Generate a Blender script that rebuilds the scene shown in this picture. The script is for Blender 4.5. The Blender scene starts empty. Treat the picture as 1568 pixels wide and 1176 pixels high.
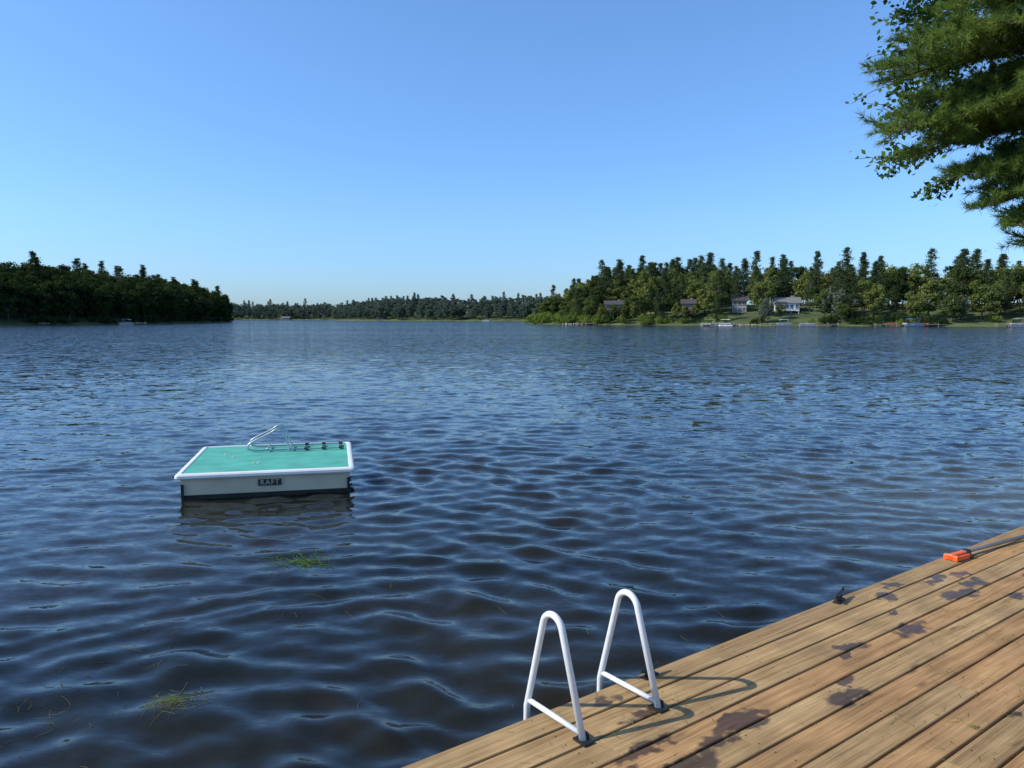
import bpy, math, numpy as np
from mathutils import Vector, Matrix
rng = np.random.default_rng(7)
scene = bpy.context.scene
COL = scene.collection

# ------------------------------------------------------------------ helpers
def link(ob, parent=None):
    COL.objects.link(ob)
    if parent is not None:
        ob.parent = parent
    return ob

def empty(name, loc=(0,0,0), rz=0.0):
    e = bpy.data.objects.new(name, None)
    e.empty_display_size = 0.3
    e.location = loc; e.rotation_euler = (0,0,rz)
    return link(e)

class MB:
    """mesh builder"""
    def __init__(self):
        self.v=[]; self.f=[]; self.m=[]; self.n=0
    def add(self, V, F, mi=0):
        V=np.asarray(V,float).reshape(-1,3)
        self.v.append(V)
        for f in F:
            self.f.append([i+self.n for i in f]); self.m.append(mi)
        self.n+=len(V)
    def quads(self, V, mi=0):   # V (N,4,3)
        V=np.asarray(V,float); N=len(V)
        self.v.append(V.reshape(-1,3))
        idx=(np.arange(N*4).reshape(N,4)+self.n).tolist()
        self.f.extend(idx); self.m.extend([mi]*N); self.n+=N*4
    def tris(self, V, mi=0):
        V=np.asarray(V,float); N=len(V)
        self.v.append(V.reshape(-1,3))
        idx=(np.arange(N*3).reshape(N,3)+self.n).tolist()
        self.f.extend(idx); self.m.extend([mi]*N); self.n+=N*3
    def box(self, c, s, mi=0, rz=0.0, bev=0.0):
        x,y,z=[a/2 for a in s]
        if bev>0:
            b=bev
            rings=[(x,y,-z),(x,y,z-b),(x-b*.3,y-b*.3,z-b*.3),(x-b,y-b,z)]
            V=[]
            for (a,bb,cc) in rings:
                V+=[(-a,-bb,cc),(a,-bb,cc),(a,bb,cc),(-a,bb,cc)]
            F=[[3,2,1,0],[12,13,14,15]]
            for r in range(3):
                for i in range(4):
                    j=(i+1)%4
                    F.append([r*4+i,r*4+j,r*4+4+j,r*4+4+i])
        else:
            V=[(-x,-y,-z),(x,-y,-z),(x,y,-z),(-x,y,-z),(-x,-y,z),(x,-y,z),(x,y,z),(-x,y,z)]
            F=[[3,2,1,0],[4,5,6,7],[0,1,5,4],[1,2,6,5],[2,3,7,6],[3,0,4,7]]
        V=np.array(V,float)
        if rz:
            c_,s_=math.cos(rz),math.sin(rz)
            V=np.stack([V[:,0]*c_-V[:,1]*s_, V[:,0]*s_+V[:,1]*c_, V[:,2]],1)
        self.add(V+np.array(c), F, mi)
    def tube(self, P, r, seg=8, mi=0, cap=True):
        P=np.asarray(P,float); n=len(P)
        R=np.full(n,r,float) if np.isscalar(r) else np.asarray(r,float)
        T=np.gradient(P,axis=0); T/=np.linalg.norm(T,axis=1,keepdims=True)+1e-9
        up=np.array([0,0,1.]) if abs(T[0][2])<.9 else np.array([1.,0,0])
        a=np.cross(T[0],up); a/=np.linalg.norm(a)
        V=[]
        for i in range(n):
            a=a-T[i]*np.dot(a,T[i]); a/=np.linalg.norm(a)+1e-9
            b=np.cross(T[i],a)
            for k in range(seg):
                th=2*math.pi*k/seg
                V.append(P[i]+R[i]*(math.cos(th)*a+math.sin(th)*b))
        F=[]
        for i in range(n-1):
            for k in range(seg):
                j=(k+1)%seg
                F.append([i*seg+k,i*seg+j,(i+1)*seg+j,(i+1)*seg+k])
        if cap:
            F.append(list(range(seg))[::-1]); F.append([(n-1)*seg+k for k in range(seg)])
        self.add(V,F,mi)
    def mesh(self, name, mats, smooth=False):
        me=bpy.data.meshes.new(name)
        V=np.concatenate(self.v)
        me.vertices.add(len(V)); me.vertices.foreach_set('co',V.astype(np.float32).ravel())
        ls=np.array([len(f) for f in self.f],np.int32)
        loops=np.fromiter((i for f in self.f for i in f),np.int32,count=int(ls.sum()))
        me.loops.add(len(loops)); me.loops.foreach_set('vertex_index',loops)
        me.polygons.add(len(ls))
        st=np.concatenate([[0],np.cumsum(ls)[:-1]]).astype(np.int32)
        me.polygons.foreach_set('loop_start',st)
        me.polygons.foreach_set('material_index',np.array(self.m,np.int32))
        me.polygons.foreach_set('use_smooth',np.full(len(ls),bool(smooth)))
        me.update(calc_edges=True); me.validate()
        for m in mats: me.materials.append(m)
        return me
    def obj(self, name, mats, parent=None, smooth=False):
        return link(bpy.data.objects.new(name,self.mesh(name,mats,smooth)),parent)

def nm(name):
    m=bpy.data.materials.new(name); m.use_nodes=True
    nt=m.node_tree; nt.nodes.clear()
    out=nt.nodes.new('ShaderNodeOutputMaterial')
    return m,nt,out
def N(nt,t,**k):
    n=nt.nodes.new(t)
    for a,b in k.items():
        if a in n.inputs.keys(): n.inputs[a].default_value=b
        else: setattr(n,a,b)
    return n
def simple(name,col,rough=.6,metal=0.,var=.15,scale=6.,bump=0.0,spec=.5):
    m,nt,out=nm(name)
    b=N(nt,'ShaderNodeBsdfPrincipled'); b.inputs['Roughness'].default_value=rough; b.inputs['Metallic'].default_value=metal
    b.inputs['Specular IOR Level'].default_value=spec
    tc=N(nt,'ShaderNodeTexCoord'); no=N(nt,'ShaderNodeTexNoise'); no.inputs['Scale'].default_value=scale; no.inputs['Detail'].default_value=6
    nt.links.new(tc.outputs['Object'],no.inputs['Vector'])
    r=N(nt,'ShaderNodeValToRGB')
    r.color_ramp.elements[0].position=.3; r.color_ramp.elements[1].position=.7
    r.color_ramp.elements[0].color=(*[c*(1-var) for c in col],1); r.color_ramp.elements[1].color=(*[min(1,c*(1+var)) for c in col],1)
    nt.links.new(no.outputs['Fac'],r.inputs['Fac']); nt.links.new(r.outputs['Color'],b.inputs['Base Color'])
    if bump>0:
        bp=N(nt,'ShaderNodeBump'); bp.inputs['Strength'].default_value=bump; bp.inputs['Distance'].default_value=.01
        nt.links.new(no.outputs['Fac'],bp.inputs['Height']); nt.links.new(bp.outputs['Normal'],b.inputs['Normal'])
    nt.links.new(b.outputs['BSDF'],out.inputs['Surface'])
    return m
def foliage(name,c1,c2,transl=.3,scale=.35,objrand=True):
    m,nt,out=nm(name)
    geo=N(nt,'ShaderNodeNewGeometry'); oi=N(nt,'ShaderNodeObjectInfo')
    no=N(nt,'ShaderNodeTexNoise'); no.inputs['Scale'].default_value=scale; no.inputs['Detail'].default_value=3
    nt.links.new(geo.outputs['Position'],no.inputs['Vector'])
    mr=N(nt,'ShaderNodeMapRange'); mr.inputs['From Min'].default_value=.3; mr.inputs['From Max'].default_value=.7
    nt.links.new(no.outputs['Fac'],mr.inputs['Value'])
    a=N(nt,'ShaderNodeMath',operation='MULTIPLY_ADD')
    nt.links.new(oi.outputs['Random'],a.inputs[0]); a.inputs[1].default_value=.75 if objrand else 0.; 
    b=N(nt,'ShaderNodeMath',operation='MULTIPLY'); b.inputs[1].default_value=.25 if objrand else .6
    nt.links.new(mr.outputs['Result'],b.inputs[0]); nt.links.new(b.outputs[0],a.inputs[2])
    ri=N(nt,'ShaderNodeMath',operation='MULTIPLY_ADD'); ri.inputs[1].default_value=.35; 
    nt.links.new(geo.outputs['Random Per Island'],ri.inputs[0]); nt.links.new(a.outputs[0],ri.inputs[2])
    mix=N(nt,'ShaderNodeMix',data_type='RGBA'); mix.inputs[6].default_value=(*c1,1); mix.inputs[7].default_value=(*c2,1)
    nt.links.new(ri.outputs[0],mix.inputs[0])
    d=N(nt,'ShaderNodeBsdfDiffuse'); t=N(nt,'ShaderNodeBsdfTranslucent'); ms=N(nt,'ShaderNodeMixShader'); ms.inputs[0].default_value=transl
    nt.links.new(mix.outputs[2],d.inputs['Color']); nt.links.new(mix.outputs[2],t.inputs['Color'])
    nt.links.new(d.outputs[0],ms.inputs[1]); nt.links.new(t.outputs[0],ms.inputs[2]); nt.links.new(ms.outputs[0],out.inputs['Surface'])
    return m

def nrm(a): return a/(np.linalg.norm(a,axis=-1,keepdims=True)+1e-9)
def leafquads(C,Nrm,size,r,aspect=1.0):
    n=len(C); Nn=nrm(Nrm)
    t=nrm(np.cross(Nn,r.normal(size=(n,3)))); b=np.cross(Nn,t)
    s=np.asarray(size).reshape(-1,1)*np.ones((n,1))
    return np.stack([C+t*s,C+b*s*aspect*r.uniform(.6,1,(n,1)),C-t*s,C-b*s*aspect*r.uniform(.6,1,(n,1))],1)

# ------------------------------------------------------------------ materials
M_decid=foliage('leaf_green',(.038,.072,.022),(.18,.21,.06))
M_dark=foliage('shade_dark_leaf_green',(.018,.036,.013),(.060,.084,.028))  # left-shore shade put into the leaf colour; also mixed in on right shore
M_pine=foliage('pine_green',(.030,.058,.028),(.095,.13,.052))
M_bush=foliage('bush_green',(.09,.15,.03),(.20,.26,.06))
M_willow=foliage('willow_green',(.13,.16,.11),(.17,.20,.13))
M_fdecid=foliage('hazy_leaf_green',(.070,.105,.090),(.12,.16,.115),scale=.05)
M_bark=simple('bark',(.09,.07,.055),.9,scale=3)
M_land=simple('shore_ground',(.07,.095,.03),.95,var=.5,scale=.15)
M_white=simple('white_paint',(.78,.78,.76),.5,var=.03)
M_cream=simple('cream_siding',(.48,.46,.40),.6,var=.05)
M_greyw=simple('grey_siding',(.30,.32,.34),.7,var=.08)
M_brownw=simple('brown_siding',(.13,.09,.065),.7,var=.1)
M_roof=simple('roof_shingle',(.16,.16,.165),.9,var=.2,scale=3)
M_roofd=simple('roof_dark',(.06,.055,.055),.9,var=.2,scale=3)
M_glass=simple('window_glass',(.03,.04,.05),.1,var=.1)
M_blue=simple('blue_canvas',(.03,.22,.5),.6,var=.05)
M_red=simple('red_plastic',(.5,.04,.03),.5,var=.05)
M_stone=simple('shore_stone',(.25,.23,.20),.9,var=.35,scale=1.5)
M_dockw=simple('grey_wood',(.32,.27,.21),.85,var=.25,scale=3)
M_alu=simple('aluminium',(.5,.51,.52),.35,metal=.8,var=.05)
M_black=simple('black_iron',(.015,.015,.016),.45,var=.2)

# ------------------------------------------------------------------ waves
K=160
lam=np.exp(rng.uniform(math.log(.09),math.log(1.8),K))
th=np.radians(250+rng.normal(0,38,K))
w=np.exp(-((np.log(lam)-math.log(.34))/.72)**2)
w=w/np.sqrt((w**2).sum()/2)*0.165
amp=w*lam/(2*math.pi); ph=rng.uniform(0,6.283,K)
kx=2*math.pi/lam*np.cos(th); ky=2*math.pi/lam*np.sin(th)
def waves(X,Y,SP=0.0):
    Z=np.zeros_like(X); DX=np.zeros_like(X); DY=np.zeros_like(X)
    g=.9+.3*np.sin(X*.33+1.6*np.sin(Y*.27+1))*np.sin(Y*.41+1.8*np.sin(X*.26)+.5)
    Xw=X+.12*np.sin(Y*1.9+1.3*np.sin(X*1.1))+.22*np.sin(.7*Y+.5*X); Yw=Y+.12*np.sin(X*1.6+1.1*np.sin(Y*1.3+2))
    for i in range(K):
        f=np.clip((lam[i]/(SP+.02)-1.6)/1.6,0,1)*g
        p=kx[i]*Xw+ky[i]*Yw+ph[i]
        Z+=f*amp[i]*np.sin(p)
        c=.35*f*amp[i]*np.cos(p); DX+=c*math.cos(th[i]); DY+=c*math.sin(th[i])
    return Z,DX,DY

def axis(start,end,s0,g,center):
    pos=[center]; x=center
    while x<end:
        x+=s0+g*abs(x-center); pos.append(x)
    neg=[]; x=center
    while x>start:
        x-=s0+g*abs(x-center); neg.append(x)
    return np.array(neg[::-1]+pos)
ys1=[2.2]; 
while ys1[-1]<1600: ys1.append(ys1[-1]+.030+.0070*(ys1[-1]-2.2))
ys=np.concatenate([np.array([-400,-150,-60,-25,-12,-6,-3,-1,0,.7,1.3,1.8]),np.array(ys1)])
xs=axis(-1300,1300,.040,.0096,-.5)
GX,GY=np.meshgrid(xs,ys)
SPx=np.gradient(xs)[None,:]*np.ones_like(GX); SPy=np.gradient(ys)[:,None]*np.ones_like(GX)
SP=np.maximum(SPx,SPy)
Z,DX,DY=waves(GX,GY,SP)
ny,nx=GX.shape
V=np.stack([GX+DX,GY+DY,Z],-1).reshape(-1,3).astype(np.float32)
me=bpy.data.meshes.new('lake_water')
me.vertices.add(len(V)); me.vertices.foreach_set('co',V.ravel())
I=np.arange(ny*nx).reshape(ny,nx)
Q=np.stack([I[:-1,:-1],I[:-1,1:],I[1:,1:],I[1:,:-1]],-1).reshape(-1,4).astype(np.int32)
me.loops.add(Q.size); me.loops.foreach_set('vertex_index',Q.ravel())
me.polygons.add(len(Q)); me.polygons.foreach_set('loop_start',np.arange(0,Q.size,4,dtype=np.int32))
me.polygons.foreach_set('use_smooth',np.ones(len(Q),bool))
me.update(calc_edges=True)
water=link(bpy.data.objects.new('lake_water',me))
m,nt,out=nm('lake_water'); L=nt.links.new
geo=N(nt,'ShaderNodeNewGeometry'); pos=geo.outputs['Position']
def vnoise(scale,detail,sx=1.,sy=1.,rot=-22,rough=.5):
    mp=N(nt,'ShaderNodeMapping'); mp.inputs['Scale'].default_value=(sx,sy,1); mp.inputs['Rotation'].default_value=(0,0,math.radians(rot)); L(pos,mp.inputs['Vector'])
    n=N(nt,'ShaderNodeTexNoise'); n.inputs['Scale'].default_value=scale; n.inputs['Detail'].default_value=detail; n.inputs['Roughness'].default_value=rough; L(mp.outputs[0],n.inputs['Vector'])
    s=N(nt,'ShaderNodeVectorMath',operation='SUBTRACT'); s.inputs[1].default_value=(.5,.5,.5); L(n.outputs['Color'],s.inputs[0])
    return s.outputs[0]
ln=N(nt,'ShaderNodeVectorMath',operation='LENGTH'); L(pos,ln.inputs[0])
far=N(nt,'ShaderNodeMapRange'); far.inputs['From Min'].default_value=5; far.inputs['From Max'].default_value=55; far.inputs['To Min'].default_value=0.0; far.inputs['To Max'].default_value=1.0; L(ln.outputs['Value'],far.inputs['Value'])
n1=vnoise(2.2,5,.6,1.4,-22,.7)
n2=vnoise(10,5,.7,1.3,-15,.6)
def scl(v,val=None,sock=None):
    s=N(nt,'ShaderNodeVectorMath',operation='SCALE'); L(v,s.inputs[0])
    if sock is not None: L(sock,s.inputs['Scale'])
    else: s.inputs['Scale'].default_value=val
    return s.outputs[0]
mpw=N(nt,'ShaderNodeMapping'); mpw.inputs['Scale'].default_value=(.012,.05,1); L(pos,mpw.inputs['Vector'])
gw=N(nt,'ShaderNodeTexNoise'); gw.inputs['Scale'].default_value=1.; gw.inputs['Detail'].default_value=4; L(mpw.outputs[0],gw.inputs['Vector'])
gm=N(nt,'ShaderNodeMapRange'); gm.inputs['From Min'].default_value=.35; gm.inputs['From Max'].default_value=.65; gm.inputs['To Min'].default_value=.75; gm.inputs['To Max'].default_value=1.2; L(gw.outputs['Fac'],gm.inputs['Value'])
a1=scl(scl(scl(n1,2.8),sock=far.outputs[0]),sock=gm.outputs[0]); a2=scl(n2,.24)
ad=N(nt,'ShaderNodeVectorMath',operation='ADD'); L(a1,ad.inputs[0]); L(a2,ad.inputs[1])
fl=N(nt,'ShaderNodeVectorMath',operation='MULTIPLY'); fl.inputs[1].default_value=(1,1,0); L(ad.outputs[0],fl.inputs[0])
ad2=N(nt,'ShaderNodeVectorMath',operation='ADD'); L(fl.outputs[0],ad2.inputs[0]); L(geo.outputs['Normal'],ad2.inputs[1])
no=N(nt,'ShaderNodeVectorMath',operation='NORMALIZE'); L(ad2.outputs[0],no.inputs[0])
b=N(nt,'ShaderNodeBsdfPrincipled'); b.inputs['Roughness'].default_value=.07; b.inputs['IOR'].default_value=1.32
nb=N(nt,'ShaderNodeTexNoise'); nb.inputs['Scale'].default_value=.35; nb.inputs['Detail'].default_value=4; L(pos,nb.inputs['Vector'])
nr=N(nt,'ShaderNodeValToRGB'); nr.color_ramp.elements[0].position=.35; nr.color_ramp.elements[0].color=(.007,.009,.009,1); nr.color_ramp.elements[1].position=.75; nr.color_ramp.elements[1].color=(.022,.018,.008,1)
L(nb.outputs['Fac'],nr.inputs['Fac'])
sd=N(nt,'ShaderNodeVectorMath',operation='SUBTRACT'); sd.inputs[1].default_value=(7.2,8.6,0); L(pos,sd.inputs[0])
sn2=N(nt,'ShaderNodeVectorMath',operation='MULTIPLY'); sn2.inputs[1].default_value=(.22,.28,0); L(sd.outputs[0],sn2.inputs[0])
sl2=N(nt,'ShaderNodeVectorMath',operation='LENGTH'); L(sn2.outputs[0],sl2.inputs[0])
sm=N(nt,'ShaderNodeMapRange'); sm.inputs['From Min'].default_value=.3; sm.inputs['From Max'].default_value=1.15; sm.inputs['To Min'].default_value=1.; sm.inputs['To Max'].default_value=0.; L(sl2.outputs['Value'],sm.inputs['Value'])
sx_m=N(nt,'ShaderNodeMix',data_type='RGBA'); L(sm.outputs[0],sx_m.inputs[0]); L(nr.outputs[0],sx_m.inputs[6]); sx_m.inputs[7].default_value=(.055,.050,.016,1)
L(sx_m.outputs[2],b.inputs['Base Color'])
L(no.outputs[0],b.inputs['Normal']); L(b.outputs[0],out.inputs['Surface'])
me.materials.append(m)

g=MB(); g.add([(-4000,-3000,-2.5),(4000,-3000,-2.5),(4000,6000,-2.5),(-4000,6000,-2.5)],[[0,1,2,3]])
g.obj('ground',[M_land])

# ------------------------------------------------------------------ shores
class Shore:
    def __init__(s,pts,hmax,slope,step=6.,jit=.5):
        P=np.array(pts,float); d=np.concatenate([[0],np.cumsum(np.linalg.norm(np.diff(P,axis=0),axis=1))])
        s.L=d[-1]; n=int(s.L/step)+2; t=np.linspace(0,s.L,n)
        Q=np.stack([np.interp(t,d,P[:,0]),np.interp(t,d,P[:,1])],1)
        for _ in range(6):
            Q[1:-1]=(Q[:-2]+2*Q[1:-1]+Q[2:])/4
        T=np.gradient(Q,axis=0); T/=np.linalg.norm(T,axis=1,keepdims=True)
        s.t=t; s.Q=Q+rng.normal(0,jit,Q.shape); s.N=np.stack([-T[:,1],T[:,0]],1); s.hmax=hmax; s.slope=slope
    def h(s,d):
        d=np.asarray(d,float)
        return np.where(d<0,d*.5-.0,np.minimum(.35*np.clip(d/.8,0,1)+np.clip(d-1,0,None)*s.slope, s.hmax*(1-np.exp(-np.clip(d,0,None)/18.)) +.35))
    def at(s,t,d):
        q=np.array([np.interp(t,s.t,s.Q[:,0]),np.interp(t,s.t,s.Q[:,1])]); n=np.array([np.interp(t,s.t,s.N[:,0]),np.interp(t,s.t,s.N[:,1])])
        n/=np.linalg.norm(n); p=q+d*n
        return np.array([p[0],p[1],float(s.h(d))])
    def land(s,name,depth=120):
        D=np.array([-4,0,.8,3,8,15,25,40,60,depth]) if depth>35 else np.array([-1.5,0,.5,1.2,2.5,4,6,9,14,depth]); n=len(s.Q)
        V=[]; 
        for i in range(n):
            for d in D:
                p=s.Q[i]+s.N[i]*d; V.append((p[0],p[1],float(s.h(d))+(rng.normal(0,.12 if depth>35 else .03) if d>1 else 0)))
        F=[]; k=len(D)
        for i in range(n-1):
            for j in range(k-1):
                F.append([i*k+j,(i+1)*k+j,(i+1)*k+j+1,i*k+j+1])
        mb=MB(); mb.add(V,F); return mb.obj(name,[M_land],smooth=True)
SR=Shore([(70,470),(24,345),(3.5,270),(16,238),(40,221),(72,206),(102,196),(123,187),(170,165),(230,120)],6.5,.24)
SL=Shore([(-175,60),(-168,150),(-151,222),(-137,240),(-130,262),(-131,320),(-139,385),(-158,430),(-230,480)],7.,.22)
SF=Shore([(-600,700),(-360,830),(-260,810),(-185,790),(-150,650),(-118,575),(-60,545),(0,512),(60,495),(140,480)],6.,.15)
SR.land('right_shore_ground'); SL.land('left_shore_ground'); SF.land('far_shore_ground')
hb=MB(); hx=np.linspace(-900,500,60); rows=[]
for j,(yy,ff) in enumerate([(960,0),(1100,.7),(1250,1.),(1450,.6)]):
    for x in hx: rows.append((x,yy,(20+9*math.sin(x*.011+1)+5*math.sin(x*.031))*ff-1))
F=[[j*60+i,j*60+i+1,(j+1)*60+i+1,(j+1)*60+i] for j in range(3) for i in range(59)]
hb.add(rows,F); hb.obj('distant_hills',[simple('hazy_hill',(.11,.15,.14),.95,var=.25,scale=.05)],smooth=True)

# ------------------------------------------------------------------ tree prototypes
def p_decid(r,h,mat,shape='round'):
    mb=MB(); rad=np.array([.29,.29,.40])*h; c=np.array([0,0,.58*h])
    P=[np.array([r.normal(0,.02)*h*k,r.normal(0,.02)*h*k,h*.8*k/5]) for k in range(6)]
    mb.tube(P,np.linspace(.022,.006,6)*h,6,1)
    nb=44
    for k in range(nb):
        d=nrm(r.normal(size=3)); rr=r.uniform(.45,1.08)
        p=c+d*rad*rr
        if shape=='round' and p[2]<.24*h: p[2]=.24*h+r.uniform(0,.1)*h
        br=h*r.uniform(.05,.12)
        if k%4==0:
            mb.tube([P[3],(P[3]+p)/2+np.array([0,0,-.02*h]),p],[.008*h,.005*h,.002*h],4,1,False)
        n=95; dd=nrm(r.normal(size=(n,3))); 
        sc=np.array([1,1,.75]) if shape!='willow' else np.array([.7,.7,1.9])
        C=p+dd*br*sc*r.uniform(.5,1.2,(n,1)); 
        C=C[C[:,2]>.05*h]; dd=dd[:len(C)]
        mb.quads(leafquads(C,dd+.6*r.normal(size=(len(C),3))+np.array([0,0,.25]),h*r.uniform(.012,.026,len(C)),r),0)
    return mb.mesh('tree',[mat,M_bark])
def p_pine(r,h,mat):
    mb=MB(); P=[np.array([r.normal(0,.006)*h*(k>0),r.normal(0,.006)*h*(k>0),h*k/7]) for k in range(8)]
    mb.tube(P,np.linspace(.017,.002,8)*h,6,1)
    z=.16*h
    while z<h*.985:
        f=1-z/h; R=(f**.85)*.25*h+.015*h
        for k in range(r.integers(4,7)):
            a=r.uniform(0,6.28); Lb=R*r.uniform(.4,1.2); d=np.array([math.cos(a),math.sin(a),.12+.3*(1-f)])
            o=np.array([0,0,z]); mb.tube([o,o+d*Lb],[.004*h,.0015*h],4,1,False)
            ns=max(2,int(Lb/(.045*h)))
            for q in range(ns):
                p=o+d*Lb*(.3+.7*(q+1)/ns)+r.normal(0,.008,3)*h
                n=20; sg=.018+.012*f**.5
                C=p+r.normal(size=(n,3))*np.array([sg,sg,.011])*h
                mb.quads(leafquads(C,r.normal(size=(n,3))+np.array([0,0,1.2]),h*r.uniform(.008,.017,n),r,.6),0)
        z+=h*r.uniform(.028,.052)
    return mb.mesh('pine',[mat,M_bark])
def p_bush(r,h,mat):
    mb=MB()
    for k in range(14):
        p=np.array([r.normal(0,.45)*h,r.normal(0,.3)*h,r.uniform(.15,.75)*h]); n=70; dd=nrm(r.normal(size=(n,3)))
        C=p+dd*h*r.uniform(.18,.32)*r.uniform(.6,1.1,(n,1)); C[:,2]=np.abs(C[:,2])
        mb.quads(leafquads(C,dd+.7*r.normal(size=(n,3)),h*r.uniform(.03,.07,n),r),0)
    return mb.mesh('bush',[mat])
r2=np.random.default_rng(3)
DEC=[p_decid(r2,13,M_decid) for _ in range(5)]
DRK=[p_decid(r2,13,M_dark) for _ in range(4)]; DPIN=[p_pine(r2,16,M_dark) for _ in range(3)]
PIN=[p_pine(r2,16,M_pine) for _ in range(6)]
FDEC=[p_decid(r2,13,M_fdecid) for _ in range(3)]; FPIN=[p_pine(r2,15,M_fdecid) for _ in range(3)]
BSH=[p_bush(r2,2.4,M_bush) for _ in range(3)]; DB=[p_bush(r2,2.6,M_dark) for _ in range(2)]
WIL=[p_decid(r2,9.5,M_willow,'willow')]

def inst(me,p,parent,s=1.,name='tree',r=rng,wide=1.0):
    o=bpy.data.objects.new(name,me); o.location=p; o.rotation_euler=(0,0,r.uniform(0,6.28)); o.scale=(s*wide,s*wide,s); return link(o,parent)

clear=[(79.5,224,3.2,30),(124,224,2.2,26),(67,228,1.6,24),(51.5,226,.8,9),(31.5,238,2.2,10)]
def blocked(p):
    for (cx,cy,hw,l) in clear:
        dx=-cx; dy=-cy; n=math.hypot(dx,dy); dx/=n; dy/=n
        a=(p[0]-cx)*dx+(p[1]-cy)*dy; bb=abs(-(p[0]-cx)*dy+(p[1]-cy)*dx)
        if -5<a<l and bb<hw+2.0: return True
    return False
def populate(sh,parent,t0,t1,rows,decs,pins,tipfn=None):
    r=np.random.default_rng(int(t0)+11+len(rows))
    for (d,sp,pp,s0,s1) in rows:
        t=t0
        while t<t1:
            t+=sp*r.uniform(.6,1.4); p=sh.at(min(t,sh.L),d+r.normal(0,1.4))
            if blocked(p): continue
            s=r.uniform(s0,s1)
            if tipfn: s*=tipfn(p)
            p[2]-=.15
            if r.random()<pp: inst(pins[r.integers(len(pins))],p,parent,s*r.uniform(.92,1.14),'pine',r,r.uniform(.8,1.1))
            else: inst(decs[r.integers(len(decs))],p,parent,s,'tree',r,r.uniform(.9,1.15))
FR=empty('right_shore_trees'); FL=empty('left_shore_trees'); FF=empty('far_shore_trees')
tip=lambda p: float(np.clip(.66+(p[0]-2)/60,.6,1.))
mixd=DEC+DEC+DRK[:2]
populate(SR,FR,0,SR.L,[(4,8,.15,.4,.75),(9,5.5,.25,.5,.85),(16,5,.35,.6,.95),(23,5,.5,.65,.95),(31,4.6,.6,.65,.96),(40,4.6,.65,.7,.98),(50,5,.7,.7,1.0),(62,5.5,.7,.75,1.04)],mixd,PIN,tipfn=tip)
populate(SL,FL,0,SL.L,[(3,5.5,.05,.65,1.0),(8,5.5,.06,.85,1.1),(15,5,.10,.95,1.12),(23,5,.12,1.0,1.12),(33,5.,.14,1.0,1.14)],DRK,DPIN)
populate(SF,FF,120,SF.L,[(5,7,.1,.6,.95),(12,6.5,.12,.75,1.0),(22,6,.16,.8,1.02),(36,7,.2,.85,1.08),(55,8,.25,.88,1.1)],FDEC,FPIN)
for k in range(190):
    t=rng.uniform(120,SR.L); p=SR.at(t,rng.uniform(.6,5)); 
    if blocked(p) and rng.random()<.5: continue
    light = p[0]<60 or rng.random()<.4
    inst((BSH if light else DB)[rng.integers(2)],p,FR,rng.uniform(.5,1.2),'bush')
for k in range(110):
    t=rng.uniform(150,SR.L-230); p=SR.at(t,rng.uniform(.4,8)); 
    if p[0]<48: inst(BSH[rng.integers(3)],p,FR,rng.uniform(.6,1.5),'bush')
for (x,y) in [(30,227),(33,230),(27,231),(49,219),(52,220),(47,221),(36,228),(74,213)]:
    inst(DEC[rng.integers(5)],(x,y,1.8),FR,rng.uniform(.28,.36),'small_tree')
for k in range(90):
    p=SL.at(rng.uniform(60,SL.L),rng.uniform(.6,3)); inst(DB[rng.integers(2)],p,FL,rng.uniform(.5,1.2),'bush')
inst(WIL[0],(86.5,208.5,.8),None,1.0,'willow_tree'); 
inst(WIL[0],(90.5,210.5,.8),None,.85,'willow_tree'); 
inst(WIL[0],(69.2,211,.8),None,.7,'willow_tree')
inst(WIL[0],(115,198,1.2),None,.7,'willow_tree')

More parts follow.
